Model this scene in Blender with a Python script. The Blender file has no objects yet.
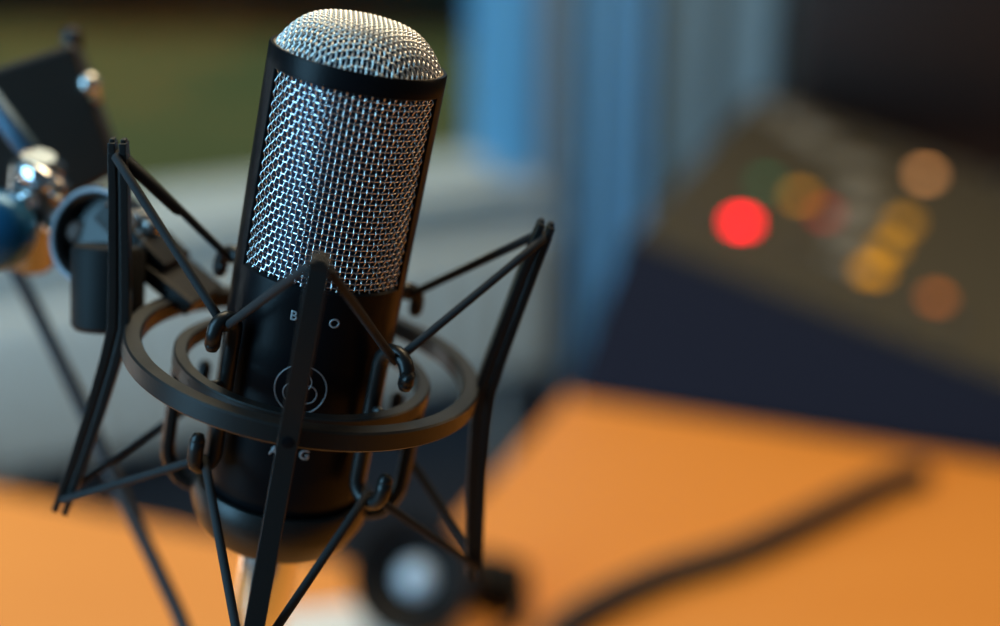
import bpy, bmesh, math, random
from mathutils import Vector, Matrix
random.seed(4)
S = bpy.context.scene
C = S.collection
PI = math.pi
# ------------------------------------------------------------------ camera, world, lights, exposure
FPX = 1389.0
CAM = Vector((0, 0, .65)); TH = math.radians(20)
cd = bpy.data.cameras.new('camera'); cam = bpy.data.objects.new('camera', cd); C.objects.link(cam)
cam.location = CAM; cam.rotation_euler = (PI/2-TH, 0, 0)
cd.sensor_width = 36; cd.lens = FPX*36/1000; cd.clip_start = .02
cd.dof.use_dof = True; cd.dof.focus_distance = .412; cd.dof.aperture_fstop = 2.7
S.camera = cam
S.view_settings.view_transform = 'Standard'; S.view_settings.look = 'None'
S.view_settings.gamma = 1; S.view_settings.use_curve_mapping = False
S.view_settings.exposure = 0.0
w = bpy.data.worlds.new('world'); S.world = w; w.use_nodes = True
w.node_tree.nodes['Background'].inputs[0].default_value = (.50, .66, .80, 1)
w.node_tree.nodes['Background'].inputs[1].default_value = .085
def area(name, loc, target, sx, sy, col, power):
    l = bpy.data.lights.new(name, 'AREA'); l.shape = 'RECTANGLE'; l.size = sx; l.size_y = sy
    l.color = col; l.energy = power
    o = bpy.data.objects.new(name, l); C.objects.link(o); o.location = loc
    o.rotation_euler = (Vector(target)-Vector(loc)).to_track_quat('-Z', 'Y').to_euler()
    return o
area('side_window_light', (-1.15, -.25, 1.05), (-.05, .42, .5), .65, 1.7, (.30, .68, 1.0), 30)
area('ceiling_lamp_light', (.22, 1.35, 1.95), (.0, .95, .1), 1.2, .8, (1.0, .77, .47), 29)
area('wall_lamp_light', (1.1, .95, .95), (-.05, .42, .5), .3, .5, (1.0, .66, .34), 1.3)
area('wall_fill_light', (-1.35, 1.0, .30), (-.4, 2.3, -.35), .7, .6, (.86, .97, 1.0), 10)  # unseen fill light added to brighten the wall and radiator
area('overcast_sky_light', (-3, 7.5, 7), (-3, 9, -.8), 8, 6, (.85, 1.0, .85), 430)

def ray(px, py):
    x = (px-500)/FPX; y = (py-313)/FPX
    return Vector((x, -y*math.sin(TH)+math.cos(TH), -y*math.cos(TH)-math.sin(TH)))
def on(px, py, z):
    d = ray(px, py); return CAM + d*((z-CAM.z)/d.z)
def at(px, py, d): return CAM + ray(px, py).normalized()*d
# ------------------------------------------------------------------ materials
def mat(name, col, rough=.5, metal=0, spec=.5, emit=None, es=0, noise=None, bump=None, coat=0):
    m = bpy.data.materials.new(name); m.use_nodes = True
    nt = m.node_tree; b = nt.nodes['Principled BSDF']
    b.inputs['Base Color'].default_value = (*col, 1); b.inputs['Roughness'].default_value = rough
    b.inputs['Metallic'].default_value = metal; b.inputs['Specular IOR Level'].default_value = spec
    b.inputs['Coat Weight'].default_value = coat
    if emit: b.inputs['Emission Color'].default_value = (*emit, 1); b.inputs['Emission Strength'].default_value = es
    if noise:
        sc, col2, stretch = noise
        tc = nt.nodes.new('ShaderNodeTexCoord'); mp = nt.nodes.new('ShaderNodeMapping'); mp.inputs['Scale'].default_value = stretch
        n = nt.nodes.new('ShaderNodeTexNoise'); n.inputs['Scale'].default_value = sc; n.inputs['Detail'].default_value = 4
        mx = nt.nodes.new('ShaderNodeMix'); mx.data_type = 'RGBA'
        mx.inputs[6].default_value = (*col, 1); mx.inputs[7].default_value = (*col2, 1)
        nt.links.new(tc.outputs['Object'], mp.inputs[0]); nt.links.new(mp.outputs[0], n.inputs['Vector'])
        nt.links.new(n.outputs['Fac'], mx.inputs[0]); nt.links.new(mx.outputs[2], b.inputs['Base Color'])
    if bump:
        sc, st = bump
        n = nt.nodes.new('ShaderNodeTexNoise'); n.inputs['Scale'].default_value = sc
        bp = nt.nodes.new('ShaderNodeBump'); bp.inputs['Strength'].default_value = st; bp.inputs['Distance'].default_value = .0002
        tc = nt.nodes.new('ShaderNodeTexCoord'); nt.links.new(tc.outputs['Object'], n.inputs['Vector'])
        nt.links.new(n.outputs['Fac'], bp.inputs['Height']); nt.links.new(bp.outputs[0], b.inputs['Normal'])
    return m
M_wire = mat('steel_wire', (.82, .82, .82), .16, 1)
M_dome = mat('brushed_steel_wire', (.86, .84, .80), .36, 1)
M_inner = mat('inner_gauze', (.022, .034, .06), .5, 1)
M_black = mat('satin_black_enamel', (.004, .004, .005), .36, 0, .13, bump=(900, .15))
M_mount = mat('black_powder_coat', (.008, .0075, .007), .38, 0, .42, bump=(700, .2))
M_cord = mat('black_elastic', (.012, .012, .013), .8, bump=(1500, .6))
M_plastic = mat('black_plastic', (.014, .013, .013), .5)
M_silver = mat('silver_print', (.34, .36, .38), .4, .3)
M_chrome = mat('chrome', (.85, .85, .86), .10, 1)
M_satin = mat('satin_nickel', (.72, .70, .68), .25, 1)
M_rubber = mat('black_rubber', (.010, .010, .012), .55)
M_desk = mat('orange_beech_laminate', (.80, .285, .042), .42, noise=(3, (.74, .245, .030), (1, 9, 1)))
M_desk_edge = mat('desk_edge', (.45, .20, .06), .6)
M_dark_metal = mat('dark_desk_metal', (.03, .035, .045), .5)
M_wall = mat('grey_blue_paint', (.22, .27, .29), .8, noise=(2, (.20, .24, .27), (1, 1, 1)))
M_white = mat('white_paint', (.50, .58, .60), .6)
M_frame = mat('blue_window_paint', (.13, .47, .86), .45)
M_floor = mat('dark_carpet', (.055, .070, .105), .9, noise=(60, (.042, .055, .085), (1, 1, 1)))
M_curtain = mat('blue_grey_curtain', (.23, .37, .48), .85, noise=(5, (.18, .30, .39), (1, 1, .1)))
M_curtain_b = mat('blue_curtain', (.15, .40, .68), .8)
M_console = mat('navy_console_shell', (.010, .013, .026), .8, spec=.05)
M_panel = mat('taupe_console_panel', (.066, .055, .036), .7, spec=.15)
M_monitor = mat('brown_black_plastic', (.016, .010, .008), .5)
M_grass = mat('lawn_grass', (.155, .155, .045), .9, noise=(.5, (.08, .11, .04), (1, 1, 1)))
M_leaf = mat('dark_foliage', (.018, .060, .042), .8, noise=(1.2, (.010, .035, .030), (1, 1, 1)))
M_paper = mat('white_paper', (.75, .74, .72), .7)
def glass_mat():
    m = bpy.data.materials.new('window_glass'); m.use_nodes = True; nt = m.node_tree
    nt.nodes.remove(nt.nodes['Principled BSDF']); out = nt.nodes['Material Output']
    t = nt.nodes.new('ShaderNodeBsdfTransparent'); g = nt.nodes.new('ShaderNodeBsdfGlossy'); g.inputs['Roughness'].default_value = .02
    mx = nt.nodes.new('ShaderNodeMixShader'); mx.inputs[0].default_value = .04
    nt.links.new(t.outputs[0], mx.inputs[1]); nt.links.new(g.outputs[0], mx.inputs[2]); nt.links.new(mx.outputs[0], out.inputs[0])
    return m
M_glass = glass_mat()
# ------------------------------------------------------------------ helpers
def mesh_obj(name, verts, faces, m, parent=None, smooth=False):
    me = bpy.data.meshes.new(name); me.from_pydata([tuple(v) for v in verts], [], faces); me.update()
    o = bpy.data.objects.new(name, me); C.objects.link(o); me.materials.append(m)
    if smooth: me.polygons.foreach_set('use_smooth', [True]*len(me.polygons))
    if parent: o.parent = parent
    return o
class MB:
    def __init__(s): s.v = []; s.f = []
    def box(s, c, size, rot=None, taper=1):
        n = len(s.v); R = rot or Matrix.Identity(3); c = Vector(c)
        for z in (-1, 1):
            k = taper if z > 0 else 1
            for x, y in ((-1, -1), (1, -1), (1, 1), (-1, 1)):
                s.v.append(c + R @ Vector((x*size[0]/2*k, y*size[1]/2*k, z*size[2]/2)))
        for q in ((3, 2, 1, 0), (4, 5, 6, 7), (0, 1, 5, 4), (1, 2, 6, 5), (2, 3, 7, 6), (3, 0, 4, 7)): s.f.append([n+i for i in q])
        return s
    def hexa(s, bot, top):
        n = len(s.v); s.v += [Vector(p) for p in bot]+[Vector(p) for p in top]
        for q in ((3, 2, 1, 0), (4, 5, 6, 7), (0, 1, 5, 4), (1, 2, 6, 5), (2, 3, 7, 6), (3, 0, 4, 7)): s.f.append([n+i for i in q])
        return s
    def tube(s, pts, r, seg=12, cap=True, closed=False, flat=None, up=None):
        """sweep; r number or list; flat=(a,b) elliptical cross-section"""
        pts = [Vector(p) for p in pts]; n0 = len(s.v); N = len(pts)
        prev = None
        for i, p in enumerate(pts):
            if closed: t = pts[(i+1) % N]-pts[i-1]
            else: t = pts[min(i+1, N-1)]-pts[max(i-1, 0)]
            t.normalize()
            if up is not None: a = Vector(up) - t*Vector(up).dot(t)
            elif prev is None: a = t.orthogonal()
            else: a = prev - t*prev.dot(t)
            a.normalize(); prev = a; b = t.cross(a)
            rr = r[i] if isinstance(r, (list, tuple)) else r
            ra, rb = (rr, rr) if flat is None else flat
            for k in range(seg):
                an = 2*PI*k/seg
                s.v.append(p + a*math.cos(an)*ra + b*math.sin(an)*rb)
        for i in range(N if closed else N-1):
            for k in range(seg):
                i2 = (i+1) % N; k2 = (k+1) % seg
                s.f.append([n0+i*seg+k, n0+i*seg+k2, n0+i2*seg+k2, n0+i2*seg+k])
        if cap and not closed:
            s.f.append([n0+k for k in range(seg)][::-1]); s.f.append([n0+(N-1)*seg+k for k in range(seg)])
        return s
    def lathe(s, prof, seg=64, mtx=None, close=False):
        """profile of (r, z); mtx places it"""
        n0 = len(s.v); mtx = mtx or Matrix.Identity(4); N = len(prof)
        for r, z in prof:
            for k in range(seg):
                a = 2*PI*k/seg; s.v.append(mtx @ Vector((max(r, 1e-6)*math.cos(a), max(r, 1e-6)*math.sin(a), z)))
        for i in range(N if close else N-1):
            for k in range(seg):
                k2 = (k+1) % seg; i2 = (i+1) % N
                s.f.append([n0+i*seg+k, n0+i*seg+k2, n0+i2*seg+k2, n0+i2*seg+k])
        return s
    def build(s, name, m, parent=None, smooth=False, bevel=0, seg=2, weld=False):
        o = mesh_obj(name, s.v, s.f, m, parent, smooth)
        bm = bmesh.new(); bm.from_mesh(o.data)
        if weld: bmesh.ops.remove_doubles(bm, verts=bm.verts, dist=1e-6)
        bmesh.ops.recalc_face_normals(bm, faces=bm.faces); bm.to_mesh(o.data); bm.free()
        if bevel:
            b = o.modifiers.new('bevel', 'BEVEL'); b.width = bevel; b.segments = seg; b.limit_method = 'ANGLE'; b.angle_limit = math.radians(35)
            o.data.polygons.foreach_set('use_smooth', [True]*len(o.data.polygons))
            wn = o.modifiers.new('wn', 'WEIGHTED_NORMAL')
        return o
def empty(name, mtx):
    o = bpy.data.objects.new(name, None); o.empty_display_size = .02; C.objects.link(o); o.matrix_world = mtx; return o
def tag(o, label=None, cat=None, group=None, kind=None):
    if label: o['label'] = label
    if cat: o['category'] = cat
    if group: o['group'] = group
    if kind: o['kind'] = kind
    return o
def auto(o, ang=35):
    m = o.modifiers.new('split', 'EDGE_SPLIT'); m.split_angle = math.radians(ang); return o
def frame_to(p, d):
    """matrix at p with local z along d"""
    q = Vector(d).to_track_quat('Z', 'Y'); return Matrix.Translation(p) @ q.to_matrix().to_4x4()
# ------------------------------------------------------------------ the room
U = Vector((math.cos(math.radians(27)), math.sin(math.radians(27)), 0)); N = Vector((U.y, -U.x, 0))
W0 = Vector((-.0896, 2.4368, 0))                                    # foot of the window wall line under the right end of the opening
def wp(s, out, z): return W0 + U*s + N*out + Vector((0, 0, z))
WR = Matrix((U, -N, Vector((0, 0, 1)))).transposed()
def wbox(mb, s0, s1, o0, o1, z0, z1):
    mb.box(wp((s0+s1)/2, (o0+o1)/2, (z0+z1)/2), (abs(s1-s0), abs(o1-o0), abs(z1-z0)), WR); return mb
def wall_s(px, out=0):
    """coordinate along the wall where the view column px meets it"""
    d = ray(px, 200); P0 = W0+N*out
    t = (P0-CAM).dot(N)/d.dot(N); return (CAM+d*t-P0).dot(U)
FZ = -.72
o = MB().box((0, 1.2, FZ-.05), (7, 6, .1)).build('floor', M_floor); tag(o, kind='structure')
s_open = wall_s(515)
m = MB()
wbox(m, -3.2, s_open, 0, -.16, FZ, .0)          # below the window
wbox(m, s_open, 2.9, 0, -.16, FZ, 2.0)           # right of the window
wbox(m, -3.2, s_open, 0, -.16, 1.7, 2.0)
o = m.build('wall_back', M_white); tag(o, kind='structure')
m = MB(); wbox(m, -3.2, s_open+.02, .085, -.02, -.01, .02)
o = m.build('trim_1', M_white, bevel=.006); tag(o, kind='structure')     # window sill board
# heater cover under the sill
root = empty('panel_radiator', Matrix.Translation(wp(-.9, .1, FZ)))
inv = root.matrix_world.inverted()
def rel(mb, r_inv):
    mb.v = [r_inv @ Vector(v) for v in mb.v]; return mb
m = MB(); s_rad = wall_s(550, .13); wbox(m, -2.6, s_rad, .05, .13, -.33, -.07)
rel(m, inv).build('radiator_panel', M_white, root, bevel=.012)
m = MB()
for k in range(int((s_rad+2.57)/.06)):
    s = -2.56+k*.06; wbox(m, s-.018, s+.018, .125, .138, -.31, -.09)
rel(m, inv).build('radiator_fin', M_white, root, bevel=.004)
for q in (s_rad-.08, -2.5):
    m = MB().tube([wp(q, .09, -.32), wp(q, .09, FZ)], .012); rel(m, inv).build('radiator_pipe', M_white, root)
tag(root, 'long white radiator on the wall under the window', 'radiator')
m = MB(); wbox(m, -3.2, 2.9, 0, .02, FZ, -.40); o = m.build('wall_shade_back', mat('shaded_wall_grey', (.075, .085, .105), .7)); tag(o, kind='structure')  # shade on the lower wall, painted as a dark board below the radiator
# window
root = bpy.data.objects.new('window_1', None); C.objects.link(root); root.matrix_world = Matrix.Translation(wp(s_open-1, 0, .05)); tag(root, kind='structure')
bpy.context.view_layer.update(); inv = root.matrix_world.inverted()
s1 = wall_s(538, .03)
m = MB(); wbox(m, wall_s(495, .03), s1, .03, -.08, .02, 1.75); wbox(m, -3.1, s1, .03, -.08, 1.65, 1.75); wbox(m, -3.1, -3.0, .03, -.08, .1, 1.7)
rel(m, inv).build('window_frame', M_frame, root, bevel=.006)
m = MB(); wbox(m, -3.1, wall_s(495, .03), .03, -.08, .02, .05); rel(m, inv).build('bottom_rail', M_white, root, bevel=.006)
m = MB(); wbox(m, -3.0, s_open, -.03, -.035, .04, 1.68)
rel(m, inv).build('pane', M_glass, root)
# outside
o = MB().box((-6, 16, -.85), (40, 26, .1)).build('lawn', M_grass); tag(o, 'green lawn seen through the window', 'lawn', kind='stuff')
m = MB(); rnd = random.Random(2)
for k in range(260):
    x = -9+rnd.random()*13; z = rnd.random()**1.3*2.6-.6; r = .35+rnd.random()*.5
    z = max(z, -.78+r*1.15); c = Vector((x, 9.6+rnd.random()*.9-.15*x, z)); n0 = len(m.v)
    for i in range(5):
        for j in range(8):
            a = PI*(i+.5)/5; b = 2*PI*j/8; q = r*(.75+.4*rnd.random())
            m.v.append(c+Vector((q*math.sin(a)*math.cos(b), q*math.sin(a)*math.sin(b), q*math.cos(a))))
    for i in range(4):
        for j in range(8): m.f.append([n0+i*8+j, n0+i*8+(j+1) % 8, n0+i*8+8+(j+1) % 8, n0+i*8+8+j])
o = m.build('hedge', M_leaf, smooth=True); tag(o, 'dark green hedge beyond the lawn outside the window', 'hedge', kind='stuff')
# curtain
def curtain(name, a, b, out, mt, amp, nf, z1=1.8, z0=-.62):
    m = MB(); n = nf*10; sa = wall_s(a, out); sb = wall_s(b, out); n0 = 0
    for face in (0, 1):
        for i in range(n+1):
            t = i/n; s = sa+(sb-sa)*t
            d = amp*math.cos(t*nf*2*PI)+amp*.4*math.sin(t*nf*PI*1.3+1)
            for z in (z0, (z0+z1)/2, z1): m.v.append(wp(s, out+d*(1.15 if z == z0 else .9)-face*.003, z))
    K = (n+1)*3
    for i in range(n):
        for j in range(2):
            for f in (0, 1):
                q = [f*K+i*3+j, f*K+i*3+j+1, f*K+(i+1)*3+j+1, f*K+(i+1)*3+j]; m.f.append(q if f else q[::-1])
    return m.build(name, mt, smooth=True)
o = curtain('curtain', 560, 636, .11, M_curtain_b, .022, 3); tag(o, 'bright blue narrow curtain hanging beside the window frame', 'curtain', 'curtains')
o = curtain('curtain', 636, 960, .09, M_curtain, .028, 6); tag(o, 'wide grey-blue curtain hanging behind the mixing console', 'curtain', 'curtains')
# ------------------------------------------------------------------ desk
root = empty('corner_desk', Matrix.Translation((.4, 1.2, FZ)))
inv = root.matrix_world.inverted()
P = [(-1.3, -.1), (1.5, -.1), (1.5, 2.25), (.58, 2.45)]
c1 = on(562, 400, 0); c2 = on(407, 576, 0); c3 = on(0, 490, 0)
# straight edge of the side wing: through c2 and c1, on to the wall
e = (c1-c2).normalized(); far = c1+e*.95
P += [(far.x, far.y), (c1.x, c1.y), (c2.x, c2.y)]
e2 = (c3-c2).normalized(); lf = c2+e2*1.35; P += [(lf.x, lf.y)]
m = MB(); n = len(P)
for z in (-.028, 0):
    for x, y in P: m.v.append(Vector((x, y, z)))
m.f.append(list(range(n))[::-1]); m.f.append([n+i for i in range(n)])
for i in range(n): m.f.append([i, (i+1) % n, n+(i+1) % n, n+i])
rel(m, inv).build('desktop', M_desk, root, bevel=.003)
for x, y in ((-1.2, 0), (1.4, 0), (1.4, 2.1), (.75, 2.15), (-1.15, 1.4), (.06, 1.25)):
    m = MB().box((x, y, (FZ-.028)/2), (.05, .05, -FZ-.028)); m.box((x, y, FZ+.01), (.08, .08, .02))
    rel(m, inv).build('leg', M_dark_metal, root, bevel=.004)
tag(root, 'orange wooden corner desk with dark legs under the microphone', 'desk')
# ------------------------------------------------------------------ mixing console
TL = on(622, 240, .13); TR = on(1030, 402, .075); KL = on(752, 92, .20); KR = on(1090, 215, .16)
_n = (TR-TL).cross(KL-TL); _d = ray(1080, 205); KR = CAM+_d*((TL-CAM).dot(_n)/_d.dot(_n))
BL = on(562, 399, 0); BR = on(1030, 470, 0)
root = empty('mixing_console', Matrix.Translation(((BL+BR)/2)))
bpy.context.view_layer.update(); inv = root.matrix_world.inverted()
kl0 = Vector((KL.x, KL.y+.03, 0)); kr0 = Vector((KR.x, KR.y+.03, 0))
m = MB().hexa([BL, BR, kr0, kl0], [TL, TR, KR, KL]); rel(m, inv).build('console_body', M_console, root, bevel=.012, seg=3)
un = (TR-TL).cross(KL-TL).normalized()
if un.z < 0: un = -un
def bil(u, v): return (TL*(1-u)+TR*u)*(1-v)+(KL*(1-u)+KR*u)*v
m = MB().hexa([bil(.02, .03), bil(.98, .03), bil(.98, .97), bil(.02, .97)], [bil(.02, .03)+un*.006, bil(.98, .03)+un*.006, bil(.98, .97)+un*.006, bil(.02, .97)+un*.006])
rel(m, inv).build('control_panel', M_panel, root, bevel=.002)
def hit(px, py):
    d = ray(px, py); q = TL+un*.006; return CAM+d*((q-CAM).dot(un)/d.dot(un))
ux = (TR-TL).normalized(); uy = un.cross(ux)
PR = Matrix((ux, uy, un)).transposed().to_4x4()
def button(px, py, r, col, es, name='lit_button', label=None, h=.008):
    c = hit(px, py); M = Matrix.Translation(c) @ PR
    m = MB().lathe([(r*1.25, -.004), (r*1.25, h*.5), (r*1.12, h*.6), (r*1.1, -.004)], 24, M, close=True)
    col_ring = m; b = rel(m, inv).build('button_bezel', M_dark_metal, root)
    m = MB().lathe([(0, -.004), (r, -.004), (r, h*.7), (r*.8, h), (0, h)], 24, M)
    mt = mat(name+'_lens', tuple(min(1, c_*.12) for c_ in col), .5, spec=.1, emit=col, es=es)
    b2 = rel(m, inv).build(name, mt, b, smooth=True)
    if label: b2['label'] = label
button(741, 226, .0145, (1.0, .002, .014), 11, label='glowing red round button')
button(925, 178, .0120, (1.0, .42, .13), 3.2, label='glowing pale amber button')
button(936, 302, .0115, (1.0, .25, .03), 1.1, label='glowing orange button')
button(800, 200, .013, (1.0, .40, .005), 1.4, label='glowing yellow button')
button(824, 217, .012, (1.0, .03, .02), .9, label='dull red button')
button(766, 186, .013, (.0, .45, .18), .6, label='dull green button')
button(872, 274, .0155, (1.0, .40, .004), 1.6, label='glowing yellow button near the front edge')
def rect_key(px, py, sx, sy, mt, name, lab=None, h=.010, rot=0):
    c = hit(px, py); R = PR.to_3x3() @ Matrix.Rotation(rot, 3, 'Z')
    m = MB().box(c+un*(h/2-.002), (sx, sy, h), R, .9); o = rel(m, inv).build(name, mt, root, bevel=.0015)
    if lab: o['label'] = lab
M_yel = mat('yellow_key_lens', (.5, .22, .01), .5, emit=(1, .42, .005), es=.75)
M_grey = mat('pale_grey_key', (.26, .235, .19), .5, spec=.2)
rect_key(888, 250, .020, .032, M_yel, 'lit_key', 'yellow lit rectangular key', rot=.1)
rect_key(903, 226, .020, .032, M_yel, 'lit_key', 'yellow lit rectangular key', rot=.1)
for px, py, a, b in ((775, 112, .055, .035), (800, 128, .05, .035), (822, 142, .05, .035), (858, 170, .05, .045), (864, 205, .05, .05), (850, 232, .045, .045), (846, 262, .05, .02)):
    rect_key(px, py, a, b, M_grey, 'pale_key')
M_knob = mat('knob_grey', (.06, .055, .05), .5)
for i in range(8):
    for j in range(3):
        c = bil(.12+.1*i, .14+.10*j if j < 2 else .88)+un*.006
        if (c-hit(741, 226)).length < .04 or (c-hit(872, 274)).length < .04 or (c-hit(936, 302)).length < .035: continue
        M = Matrix.Translation(c) @ PR
        m = MB().lathe([(0, -.002), (.009, -.002), (.008, .011), (.0065, .013), (0, .013)], 20, M)
        rel(m, inv).build('knob', M_knob, root, smooth=True)
for i in range(10):
    c = bil(.06+.094*i, .06)+un*.006
    m = MB().box(c+un*.001, (.004, .02, .004), PR.to_3x3()); rel(m, inv).build('fader_slot', M_plastic, root)
tag(root, 'navy mixing console with glowing red, yellow and orange buttons', 'mixing console')
# ------------------------------------------------------------------ dark monitor behind the console
a = on(800, 150, 0); mc = Vector((.94, 2.32, 0))
root = empty('computer_monitor', Matrix.Translation(mc) @ Matrix.Rotation(math.radians(-18), 4, 'Z'))
MB().box((0, 0, .375), (.90, .035, .65)).build('housing', M_monitor, root, bevel=.012, seg=3)
MB().box((0, -.0185, .39), (.86, .003, .58)).build('screen', mat('dark_screen', (.012, .008, .007), .3), root, bevel=.001)
m = MB().box((0, .03, .12), (.06, .03, .22)); m.build('stand_neck', M_monitor, root, bevel=.006)
MB().lathe([(0, 0), (.13, 0), (.125, .012), (0, .016)], 48).build('stand_base', M_monitor, root)
tag(root, 'large switched-off dark monitor standing behind the mixing console', 'monitor')
# ------------------------------------------------------------------ thick cable on the desk
def smooth_path(pts, n=8):
    pts = [Vector(p) for p in pts]; out = []; q = [pts[0]*2-pts[1]]+pts+[pts[-1]*2-pts[-2]]
    for i in range(1, len(q)-2):
        p0, p1, p2, p3 = q[i-1:i+3]
        for k in range(n):
            t = k/n
            out.append(.5*((2*p1)+(p2-p0)*t+(2*p0-5*p1+4*p2-p3)*t*t+(3*p1-p0-3*p2+p3)*t**3))
    out.append(pts[-1]); return out
pp = [(925, 474), (900, 478), (850, 500), (775, 536), (725, 556), (660, 576), (585, 612), (545, 650), (525, 720), (520, 800)]
m = MB().tube(smooth_path([on(x, y, .0135) for x, y in pp]), .0135, 12)
o = m.build('power_cable', M_rubber, smooth=True); tag(o, 'thick black cable running across the orange desk from the console', 'cable')
# ------------------------------------------------------------------ lens-like dark object at the inner corner, and a paper
base = on(420, 640, 0)
ax = (CAM-Vector((base.x, base.y, .05))).normalized()
root = empty('camera_lens', Matrix.Translation(base+Vector((0, 0, .058))) @ Vector((ax.x-.25, ax.y, ax.z+.15)).to_track_quat('Z', 'Y').to_matrix().to_4x4())
MB().lathe([(0, -.045), (.037, -.045), (.039, -.03), (.039, .0), (.050, .004), (.050, .030), (.047, .032), (.040, .020), (.014, .010), (0, .010)], 48).build('barrel', mat('matt_black_barrel', (.006, .006, .006), .6, spec=.15), root, smooth=True)
m = MB()
for k in range(36):
    a = 2*PI*k/36; m.box((.0505*math.cos(a), .0505*math.sin(a), .016), (.002, .004, .014), Matrix.Rotation(a, 3, 'Z'))
m.build('focus_ring', M_rubber, root)
gl = mat('highlight_glass', (.75, .85, .92), .35, .2, coat=1)  # bluish highlight painted into the pale base colour of the glass
MB().lathe([(.0150, .010), (.012, .014), (.006, .0165), (0, .017)], 40).build('front_glass', gl, root, smooth=True)
tag(root, 'dark round lens with pale blue highlight painted on its glass at the desk inner corner', 'lens')
r2 = on(496, 604, 0)
root = empty('plug', Matrix.Translation(r2+Vector((0, 0, .021))) @ Matrix.Rotation(math.radians(-30), 4, 'Z'))
MB().box((.0, 0, 0), (.052, .042, .042)).build('housing', mat('matt_black_plug', (.008, .008, .008), .6, spec=.15), root, bevel=.010, seg=3)
m = MB().tube(smooth_path([(.022, 0, 0), (.034, -.004, -.004), (.036, -.03, -.014), (.02, -.09, -.0165), (-.03, -.2, -.0165)]), .004, 8); m.build('cord', M_rubber, root, smooth=True)
for s in (-1, 1): MB().box((-.036, s*.009, 0), (.022, .0015, .006)).build('prong', M_satin, root)
tag(root, 'black blocky plug lying right of the round lens', 'plug')
pc = on(345, 628, 0)
o = mesh_obj('paper_sheet', *(lambda m: (m.v, m.f))(MB().box((0, 0, 0), (.11, .075, .0008))), M_paper)
o.location = pc+Vector((0, 0, .0006)); o.rotation_euler = (0, 0, math.radians(12)); tag(o, 'small white paper lying on the desk below the microphone', 'paper')
# ================================================================== microphone frame (z up the axis, -y toward the viewer), metres
MR = Matrix(((.9714, -.1099, .2104), (.1111, .9938, .0061), (-.2097, .0174, .9776)))
MM = Matrix.Translation((-.0631, .4173, .4826)) @ MR.to_4x4()
AZ = -.057
mm = .001
def cyl(az, r, z):
    """azimuth in degrees measured from the viewer side, mm"""
    a = math.radians(az)+AZ; return Vector((r*math.sin(a), -r*math.cos(a), z))*mm
mic = empty('studio_microphone', MM)
# --- body
prof = [(0, -56), (20, -56), (22.5, -54.5), (25.6, -47), (26.8, -42), (27, -38), (27, 31), (26.9, 32.5), (26.2, 33.2), (25.0, 33.2), (25.0, 30)]
MB().lathe([(r*mm, z*mm) for r, z in prof], 128).build('body', M_black, mic, smooth=True)
auto(mic.children[-1], 40)
# side posts + top rim
m = MB()
for c0 in (-90, 90):
    n = 24; n0 = len(m.v); w_ = 27
    for i in range(n+1):
        a = math.radians(c0-w_+2*w_*i/n)
        for r, z in ((27, 30), (27, 95), (24.6, 95), (24.6, 30)): m.v.append(Vector((r*math.sin(a), -r*math.cos(a), z))*mm)
    for i in range(n):
        for k in range(4):
            k2 = (k+1) % 4; m.f.append([n0+i*4+k, n0+i*4+k2, n0+i*4+4+k2, n0+i*4+4+k])
    m.f.append([n0, n0+1, n0+2, n0+3]); m.f.append([n0+n*4+k for k in (3, 2, 1, 0)])
m.build('side_post', M_black, mic, bevel=.0003)
prof = [(24.8, 93.4), (26.6, 93.4), (27, 93.8), (27, 99.0), (26.6, 99.6), (25.9, 99.6), (25.3, 98.8), (24.8, 96.6)]
o = MB().lathe([(r*mm, z*mm) for r, z in prof], 128, close=True).build('top_rim', M_black, mic, smooth=True); auto(o, 40)
# brass-edged lip ring
o = MB().lathe([((25.6+.35*math.cos(t))*mm, (99.2+.35*math.sin(t))*mm) for t in [2*PI*k/8 for k in range(8)]], 128, close=True).build('rim_edge', mat('brass_edge', (.55, .38, .2), .3, 1), mic, smooth=True)
# inner gauze
prof = [(24.0, 30), (24.0, 96.5)]+[(23.8*(1-.05*k)**1.0, 96.5+11.8*(1-(1-.05*k)**4.0)) for k in range(1, 20)]+[(0, 108.5)]
MB().lathe([(r*mm, z*mm) for r, z in prof], 96).build('inner_screen', M_inner, mic, smooth=True)
# woven grille
RW = 25.9; PITCH = 1.80; WR_ = .27; AMP = .33; AMPH = .12
NV = 2*round(2*PI*RW/PITCH/2); Z0, Z1 = 32.5, 94.2; NH = int((Z1-Z0)/PITCH)
m = MB()
def fast_tube(m, pts, frames, r, seg, closed):
    n0 = len(m.v); K = len(pts)
    cs = [(math.cos(2*PI*k/seg)*r, math.sin(2*PI*k/seg)*r) for k in range(seg)]
    for p, (a, b) in zip(pts, frames):
        for c_, s_ in cs: m.v.append((p[0]+a[0]*c_+b[0]*s_, p[1]+a[1]*c_+b[1]*s_, p[2]+a[2]*c_+b[2]*s_))
    for i in range(K if closed else K-1):
        i2 = (i+1) % K
        for k in range(seg):
            k2 = (k+1) % seg
            m.f.append((n0+i*seg+k, n0+i*seg+k2, n0+i2*seg+k2, n0+i2*seg+k))
SUB = 6
for v in range(NV):
    th = 2*PI*(v+.5)/NV; cx, cy = math.sin(th), -math.cos(th); pts = []; fr = []
    for i in range((NH)*SUB+1):
        z = Z0+i*PITCH/SUB; ph = PI*(z-Z0)/PITCH+PI*v
        r = RW+AMP*math.cos(ph); pts.append((r*cx*mm, r*cy*mm, z*mm)); fr.append(((cx, cy, 0), (-cy, cx, 0)))
    fast_tube(m, pts, fr, WR_*mm, 5, False)
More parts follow.
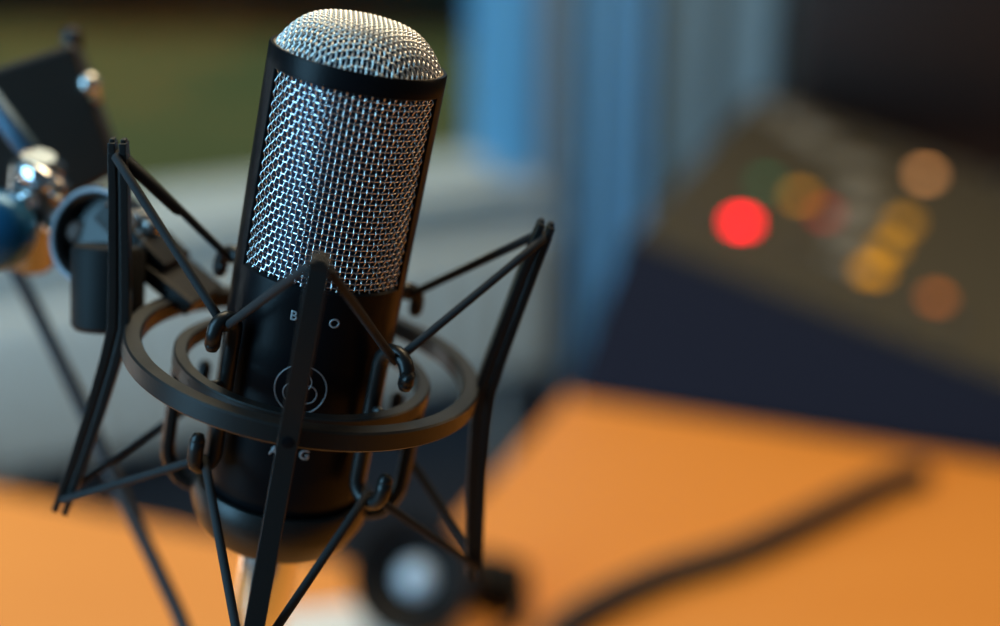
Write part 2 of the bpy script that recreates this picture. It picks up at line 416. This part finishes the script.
for h in range(NH+1):
    z = Z0+h*PITCH; pts = []; fr = []
    for i in range(NV*SUB):
        th = 2*PI*i/(NV*SUB); u = i/SUB-.5
        r = RW-AMPH*math.cos(PI*u+PI*h); cx, cy = math.sin(th), -math.cos(th)
        pts.append((r*cx*mm, r*cy*mm, z*mm)); fr.append(((cx, cy, 0), (0, 0, 1)))
    fast_tube(m, pts, fr, WR_*mm, 5, True)
me = mesh_obj('wire_grille', m.v, m.f, M_wire, mic, True)
# dome of a finer weave
PITCH = 1.5; AMP = .3
m = MB(); RD = 25.5; ZD = 98.0; HD = 12.8
def dz(x, y):
    q = min(1, math.hypot(x, y)/RD); return ZD+HD*(1-q**4.0)
NG = int(RD/PITCH); WR_ = .34
for axis in (0, 1):
    for g in range(-NG, NG+1):
        c0 = g*PITCH; L = math.sqrt(max(0, RD*RD-c0*c0))
        if L < 2: continue
        K = int(2*L/PITCH*4); pts = []; fr = []
        for i in range(K+1):
            t = -L+2*L*i/K
            x, y = (t, c0) if axis == 0 else (c0, t)
            e_ = .01; gx = (dz(x+e_, y)-dz(x-e_, y))/(2*e_); gy = (dz(x, y+e_)-dz(x, y-e_))/(2*e_)
            nn = Vector((-gx, -gy, 1)).normalized()
            ph = PI*t/PITCH+PI*g+(PI if axis else 0)
            off = AMP*math.cos(ph)*(1 if axis == 0 else 1)
            tg = Vector((1, 0, gx)) if axis == 0 else Vector((0, 1, gy)); tg.normalize(); b = nn.cross(tg)
            pts.append(((x+nn.x*off)*mm, (y+nn.y*off)*mm, (dz(x, y)+nn.z*off)*mm)); fr.append((nn, b))
        fast_tube(m, pts, fr, WR_*mm, 5, False)
dome = mesh_obj('dome_grille', m.v, m.f, M_dome, mic, True)
# writing and emblem, wrapped onto the body
def wrap_text(txt, size, az, z, depth=.12, spacing=1.0, parent=mic, name='lettering'):
    cu = bpy.data.curves.new('t', 'FONT'); cu.body = txt; cu.size = size; cu.extrude = 0; cu.align_x = 'CENTER'; cu.align_y = 'CENTER'; cu.space_character = spacing; cu.offset = size*.02
    to = bpy.data.objects.new('t', cu); C.objects.link(to); bpy.context.view_layer.update()
    me = bpy.data.meshes.new_from_object(to.evaluated_get(bpy.context.evaluated_depsgraph_get())); bpy.data.objects.remove(to)
    bm = bmesh.new(); bm.from_mesh(me); bmesh.ops.remove_doubles(bm, verts=bm.verts, dist=1e-5)
    bmesh.ops.subdivide_edges(bm, edges=[e for e in bm.edges if e.calc_length() > .8], cuts=2)
    bmesh.ops.triangulate(bm, faces=bm.faces)
    r = bmesh.ops.extrude_face_region(bm, geom=bm.faces[:])
    top = [g for g in r['geom'] if isinstance(g, bmesh.types.BMVert)]
    for v in top: v.co.z += depth
    for v in bm.verts:
        a = math.radians(az)+v.co.x/27; rr = 26.97+v.co.z
        zz = z+v.co.y; v.co = Vector((rr*math.sin(a), -rr*math.cos(a), zz))*mm
    bmesh.ops.recalc_face_normals(bm, faces=bm.faces)
    me2 = bpy.data.meshes.new(name); bm.to_mesh(me2); bm.free(); me2.materials.append(M_silver)
    o = bpy.data.objects.new(name, me2); C.objects.link(o); o.parent = parent; return o
wrap_text('AKG', 4.6, -1.6, -21.3, spacing=1.7)
wrap_text('B', 4.2, -14.5, 23.8); wrap_text('O', 4.2, 12.0, 23.4)
EC, EZ = -2.0, .6
def emblem_ring(m, cx, cz, r, t=.22, a0=0, a1=360, off=.05):
    n = 48; pts = []
    for i in range(n+(0 if a1-a0 == 360 else 1)):
        a = math.radians(a0+(a1-a0)*i/n); x = cx+r*math.cos(a); z = EZ+cz+r*math.sin(a)
        b = math.radians(EC)+x/27; pts.append(Vector(((27+off)*math.sin(b), -(27+off)*math.cos(b), z))*mm)
    m.tube(pts, t*mm, 6, closed=(a1-a0 == 360))
m = MB(); emblem_ring(m, 0, 0, 8.0, .17)
o = m.build('emblem', M_silver, mic, smooth=True)
m = MB()
for a in (90, 210, 330): emblem_ring(m, 2.5*math.cos(math.radians(a)), 2.5*math.sin(math.radians(a)), 3.0, .16, a-130, a+130)
m.build('emblem_mark', M_silver, o, smooth=True)
tag(mic, 'black cylindrical condenser microphone with silver wire grille held upright in shock mount', 'microphone')
# ================================================================== shock mount
sm = empty('shock_mount', MM)
def ringp(r0, r1, z0, z1, b):
    return [((r0+b)*mm, z0*mm), ((r1-b)*mm, z0*mm), (r1*mm, (z0+b)*mm), (r1*mm, (z1-b)*mm), ((r1-b)*mm, z1*mm), ((r0+b)*mm, z1*mm), (r0*mm, (z1-b)*mm), (r0*mm, (z0+b)*mm)]
o = MB().lathe(ringp(51.8, 57.4, -4.2, 2.2, .6), 160, close=True).build('outer_ring', M_mount, sm, smooth=True); auto(o, 28)
o = MB().lathe(ringp(37.2, 41.6, -7.0, -1.5, .5), 128, close=True).build('inner_ring', M_mount, sm, smooth=True); auto(o, 28)
o = MB().lathe([(r*mm, z*mm) for r, z in [(27.3, -44), (29, -44), (29.4, -44.6), (29.4, -52), (28.6, -54.5), (25.8, -60.5), (23.8, -62.5), (12, -62.5), (12, -57), (22, -57), (27.3, -48)]], 96, close=True).build('base_cup', M_mount, sm, smooth=True); auto(o, 40)
# straps
for az in (-90, 90):
    path = [(39.2, -3), (39.2, -12), (39.2, -25), (39.2, -38), (38.6, -42), (36.8, -46), (33.8, -49.5), (30.5, -51), (28, -51)]
    a = math.radians(az)+AZ; tg = Vector((math.cos(a), math.sin(a), 0))
    m = MB(); n0 = 0; P2 = [Vector((r, z, 0)) for r, z in path]
    for i, q in enumerate(P2):
        t = (P2[min(i+1, len(P2)-1)]-P2[max(i-1, 0)]).normalized(); nr = Vector((-t.y, t.x, 0))
        for k in range(8):
            an = 2*PI*(k+.5)/8; ex = 2.2*math.copysign(min(1, abs(math.cos(an))*1.15), math.cos(an)); ey = 3.2*math.copysign(min(1, abs(math.sin(an))*1.15), math.sin(an))
            rr = q.x+nr.x*ex; zz = q.y+nr.y*ex
            m.v.append(Vector((rr*math.sin(a), -rr*math.cos(a), zz))*mm+tg*ey*mm)
    for i in range(len(P2)-1):
        for k in range(8): m.f.append([i*8+k, i*8+(k+1) % 8, i*8+8+(k+1) % 8, i*8+8+k])
    m.f.append(list(range(8))); m.f.append([(len(P2)-1)*8+k for k in range(8)])
    auto(m.build('side_strap', M_mount, sm, smooth=True), 30)
# hook rods: azimuth, reach, top and bottom of the bend
HOOKS = ((-45, 39, 18.5, -31.5), (47, 43, 17.5, -34), (127, 42, 22, -29), (-127, 41.5, 23.5, -30))
HK = {a_: (r_, t_, b_) for a_, r_, t_, b_ in HOOKS}
for az, rh, zt, zb in HOOKS:
    pts = []
    r0, r1 = 31.4, rh
    rc = (r1-r0)/2; rm = (r0+r1)/2
    pts.append((r1, zt-8)); pts.append((r1, zt-4))
    for k in range(0, 9): a_ = PI*k/8; pts.append((rm+rc*math.cos(a_), zt-rc+rc*math.sin(a_)))
    pts += [(r0, 5), (r0, -8), (r0, -20)]
    for k in range(0, 9): a_ = PI+PI*k/8; pts.append((rm+rc*math.cos(a_), zb+rc+rc*math.sin(a_)))
    pts += [(r1, zb+7), (r1, zb+10)]
    m = MB().tube([cyl(az, r, z) for r, z in pts], [2.45*mm]*len(pts), 12)
    for e_ in (pts[0], pts[-1]): m.lathe([(0, -2.5*mm), (1.7*mm, -1.9*mm), (2.5*mm, 0), (1.7*mm, 1.9*mm), (0, 2.5*mm)], 12, Matrix.Translation(cyl(az, *e_)))
    m.tube([cyl(az, 31, -3.5), cyl(az, 38, -3.5)], 1.6*mm, 10)
    m.build('hook', M_mount, sm, smooth=True)
# arms: grooved bar with a slot at each tip
def arm(az):
    a = math.radians(az)+AZ; er = Vector((math.sin(a), -math.cos(a), 0)); et = Vector((math.cos(a), math.sin(a), 0))
    fz = -3.5 if az == 0 else 0; fr_ = -2.5 if az == 0 else 0
    root_path = [(66.8+fr_, 59.4+fz), (66.4+fr_, 56.4+fz), (64.6, 44), (62.6, 28), (60.6, 12), (59.4, 0), (60.6, -12), (63.2, -30), (66.2, -47), (69.6, -64.8), (70.5, -69.3)]
    m = MB(); n = len(root_path)
    # cross-section (radial, tangential): H-like grooved bar
    sec = [(-3.4, -3), (-.6, -3), (-.45, -2.5), (.45, -2.5), (.6, -3), (3.4, -3), (3.4, 3), (.6, 3), (.45, 2.5), (-.45, 2.5), (-.6, 3), (-3.4, 3)]
    inner = root_path[1:-1]
    for i, (r, z) in enumerate(inner):
        k_ = .82+.18*(1-abs(z)/62)
        p0, p1 = inner[max(i-1, 0)], inner[min(i+1, len(inner)-1)]
        t = Vector((p1[0]-p0[0], p1[1]-p0[1])).normalized(); nx, nz = -t.y, t.x
        for x, y in sec: m.v.append((er*(r+nx*x*k_)+Vector((0, 0, z+nz*x*k_)))*mm+et*y*mm)
    S_ = len(sec)
    for i in range(len(inner)-1):
        for k in range(S_): m.f.append([i*S_+k, i*S_+(k+1) % S_, i*S_+S_+(k+1) % S_, i*S_+S_+k])
    m.f.append(list(range(S_))); m.f.append([(len(inner)-1)*S_+k for k in range(S_)][::-1])
    for tip, prev in ((root_path[0], root_path[1]), (root_path[-1], root_path[-2])):
        t = Vector((tip[0]-prev[0], tip[1]-prev[1])).normalized(); nx, nz = -t.y, t.x
        for sg in (-1, 1):
            q0 = (er*(prev[0]+nx*1.65*sg-t.x)+Vector((0, 0, prev[1]+nz*1.65*sg-t.y)))*mm
            q1 = (er*(tip[0]+nx*1.65*sg)+Vector((0, 0, tip[1]+nz*1.65*sg)))*mm
            d = (q1-q0); R = Matrix(((er*nx+Vector((0, 0, nz))), et, d.normalized())).transposed()
            m.box((q0+q1)/2, (2.1*mm, 5.8*mm, d.length), R)
            m.box(q1+d.normalized()*.3*mm, (1.5*mm, 3.2*mm, 1.4*mm), R)
    o = m.build('arm', M_mount, sm, bevel=.00035)
    # fixing screw through the ring
    mt_ = Matrix.Translation(cyl(az, 62.4, 0)) @ er.to_track_quat('Z', 'Y').to_matrix().to_4x4()
    MB().lathe([(0, -6*mm), (1.6*mm, -6*mm), (1.6*mm, 0), (2*mm, 0), (1.8*mm, .7*mm), (0, .9*mm)], 16, mt_).build('screw', M_black, o)
for az in (-90, 90, 0, 180): arm(az)
# elastic cords
for az in (-90, 0, 90, 180):
    for up in (1, -1):
        tip = cyl(az, (66.5 if az else 64) if up > 0 else 69.7, (55.4 if az else 52.4) if up > 0 else -63.6)
        (a1, a2) = {-90: (-127, -45), 0: (-45, 47), 90: (47, 127), 180: (127, -127)}[az]
        def hk(q): R_, T_, B_ = HK[q]; return cyl(q, (31.4+R_)/2, T_-2.9 if up > 0 else B_+2.9)
        h1, h2 = hk(a1), hk(a2)
        a = math.radians(az)+AZ; et = Vector((math.cos(a), math.sin(a), 0))*mm
        t1 = tip-et*3.4; t2 = tip+et*3.4
        path = [h1]+[h1.lerp(t1, k/6) for k in range(1, 6)]+[t1, tip, t2]+[t2.lerp(h2, k/6) for k in range(1, 6)]+[h2]
        o = MB().tube(path, 1.4*mm, 10).build('elastic_cord', M_cord, sm, smooth=True)
        if az == -90 and up == 1:
            b_ = tip.lerp(h1, .52); q0 = tip.lerp(h1, .05)
            m = MB().tube([q0, q0.lerp(b_, .5), q0.lerp(b_, .93), b_], [1.9*mm, 1.95*mm, 1.9*mm, 1.5*mm], 12)
            m.build('cord_sleeve', M_cord, o, smooth=True)
tag(sm, 'black spider shock mount with four arms and elastic cords around the microphone', 'shock mount')
# --- bracket and swivel at the rear left of the ring
inv = MM.inverted()
def L(px, py, d): return inv @ at(px, py, d)
def beam(m, p, q, w_, h, upv):
    d = (q-p); t = d.normalized(); u = (upv-t*upv.dot(t)).normalized(); s = t.cross(u)
    R = Matrix((t, s, u)).transposed(); m.box((p+q)/2, (d.length, w_, h), R); return m
zup = Vector((0, 0, 1))
ra = cyl(-140, 55, .2); rb = cyl(-122, 55, .2)
root_b = (ra+rb)/2
sw = L(108, 222, .498)
m = MB()
beam(m, root_b+Vector((.004, -.002, 0)), root_b.lerp(sw, .42)+Vector((0, 0, .001)), .024, .0060, zup)
m.build('bracket_foot', M_mount, sm, bevel=.001)
m = MB(); beam(m, root_b.lerp(sw, .25)+Vector((0, 0, .005)), root_b.lerp(sw, .55)+Vector((0, 0, .006)), .019, .006, zup); m.build('bracket_step', M_mount, sm, bevel=.001)
m = MB(); beam(m, root_b.lerp(sw, .40)+Vector((0, 0, .004)), sw+Vector((0, 0, .006)), .016, .008, zup); m.build('bracket_arm', M_mount, sm, bevel=.0012)
for k in (.55, .66):
    m = MB().lathe([(0, 0), (.0035, 0), (.0035, .003), (.003, .0035), (0, .0035)], 20, Matrix.Translation(root_b.lerp(sw, k)+Vector((0, 0, .0095)))); m.build('screw', M_satin, sm)
# swivel disc with raised rim, axis toward viewer-left
ax = (inv.to_3x3() @ Vector((-.35, -.85, .38))).normalized()
M4 = frame_to(L(100, 238, .500), ax)
m = MB().lathe([(0, -.010), (.0155, -.010), (.0165, -.008), (.0165, .004), (.0150, .0055), (.0138, .004), (.0135, -.001), (.006, -.001), (.006, .002), (0, .002)], 48, M4)
o = m.build('swivel_joint', M_mount, sm, smooth=True); auto(o, 35)
o = MB().lathe([((16.2+1.3*math.cos(t))*mm, (4+1.9*math.sin(t))*mm) for t in [2*PI*k/12 for k in range(12)]], 64, M4, close=True).build('joint_rim', mat('pale_grey_rim', (.22, .24, .27), .4, .2), o, smooth=True)
# clamp knob
kd = (inv.to_3x3() @ Vector((.05, .2, 1))).normalized()
m = MB().lathe([(0, -.0145), (.0108, -.0145), (.012, -.013), (.012, .012), (.011, .0135), (0, .0135)], 40, frame_to(L(108, 286, .482), kd))
o = m.build('clamp_knob', mat('matt_black_knob', (.007, .007, .007), .6, spec=.2), sm, smooth=True); auto(o, 35)
# ================================================================== boom stand
pb = Vector((-.62, .60, 0))
bs = empty('boom_stand', Matrix.Translation(pb)); iv = bs.matrix_world.inverted()
def A(px, py, d): return iv @ at(px, py, d)
D = .565
MB().lathe([(0, 0), (.11, 0), (.11, .012), (.10, .018), (.02, .022), (0, .022)], 64).build('base', M_dark_metal, bs, smooth=True)
hb = A(-45, 110, D)
MB().tube([Vector((0, 0, .02)), Vector((0, 0, hb.z+.02))], .011, 20).build('pole', M_plastic, bs, smooth=True)
MB().tube([Vector((0, 0, hb.z)), hb], .009, 20).build('boom_tube', M_plastic, bs, smooth=True)
# dark head block
cpx = [(-60, 85), (74, 42), (122, 172), (-20, 250)]
fr = [A(x, y, D-.004) for x, y in cpx]; bk = [A(x, y, D-.004)+Vector((-.004, .022, -.004)) for x, y in cpx]
MB().hexa(fr, bk).build('head_block', mat('brown_black_casting', (.020, .014, .010), .45), bs, bevel=.003, seg=3)
fn = (fr[1]-fr[0]).cross(fr[3]-fr[0]).normalized()
if fn.y > 0: fn = -fn
def dome_at(p, d, r, h, name, mt):
    m = MB().lathe([(0, -.004), (r, -.004), (r, h*.3), (r*.85, h*.7), (r*.5, h*.95), (0, h)], 24, frame_to(p, d)); return m.build(name, mt, bs, smooth=True)
dome_at(A(90, 84, D-.006), (fn+Vector((.3, .0, .3))), .0040, .0035, 'screw', M_satin)
dome_at(A(96, 97, D-.004), (fn+Vector((.3, .0, .3))), .002, .002, 'screw', mat('brass', (.6, .35, .18), .3, 1))
dome_at(A(72, 38, D+.012), Vector((0, 0, 1)), .004, .004, 'screw', M_plastic)
# spring tube
MB().tube([A(-20, 85, D-.03), A(62, 195, D-.034)], .0042, 16).build('spring_tube', mat('blue_steel_tube', (.04, .09, .14), .5, .3), bs, smooth=True)
# chrome joint
j = A(34, 212, D-.03)
m = MB().lathe([(0, -.022), (.008, -.022), (.0095, -.019), (.0095, -.006), (.0108, -.004), (.0108, .004), (.0095, .006), (.0095, .02), (.006, .023), (0, .023)], 40, frame_to(j, Vector((.25, -.2, 1))))
auto(m.build('joint', mat('dark_chrome', (.30, .29, .28), .22, 1), bs, smooth=True), 40)
m = MB().tube([A(22, 168, D-.045), A(66, 192, D-.045)], .0040, 16)
m.build('bolt', M_chrome, bs, smooth=True)
m = MB().tube([A(16, 201, D-.045), A(36, 198, D-.045)], .0030, 16); m.build('bolt', M_chrome, bs, smooth=True)
m = MB().lathe([(0, -.012), (.010, -.011), (.0135, -.006), (.0145, 0), (.0135, .006), (.010, .011), (0, .012)], 36, frame_to(A(-6, 230, D-.05), Vector((.2, -1, .1)))); m.build('tension_knob', mat('blue_knob', (.01, .12, .26), .3, .3), bs, smooth=True)
# neck joining joint to the swivel
MB().tube([j, iv @ (MM @ L(86, 236, .508))], .0055, 16).build('neck', M_satin, bs, smooth=True)
tag(bs, 'dark boom arm with chrome joint holding the shock mount from the left', 'microphone stand')
# ================================================================== microphone cable with plug
cb = empty('microphone_cable', MM)
prof = [(0, -56.5), (8.4, -56.5), (8.4, -62), (9.6, -62.5), (10.4, -66), (10.2, -90), (9.0, -97), (8.4, -99), (0, -99)]
auto(MB().lathe([(r*mm, z*mm) for r, z in prof], 48).build('connector', mat('polished_nickel', (.9, .88, .86), .2, 1), cb, smooth=True), 35)
prof = [(0, -98), (6.5, -98), (6.8, -101), (6, -118), (4.2, -128), (0, -128)]
MB().lathe([(r*mm, z*mm) for r, z in prof], 32).build('strain_relief', M_rubber, cb, smooth=True)
pts = [Vector((0, 0, -.126)), Vector((0, 0, -.150)), inv @ at(235, 830, .54), inv @ at(215, 745, .555), inv @ at(188, 640, .565), inv @ at(158, 570, .57), inv @ at(124, 500, .575), inv @ at(84, 410, .58), inv @ at(48, 335, .585), inv @ at(15, 270, .59), inv @ at(-30, 190, .60), inv @ at(-90, 150, .60), inv @ at(-160, 160, .61)]
m = MB().tube(smooth_path(pts), 3.0*mm, 12); o = m.build('cable', M_rubber, cb, smooth=True)
tag(cb, 'black cable with silver plug hanging from the bottom of the microphone', 'cable')
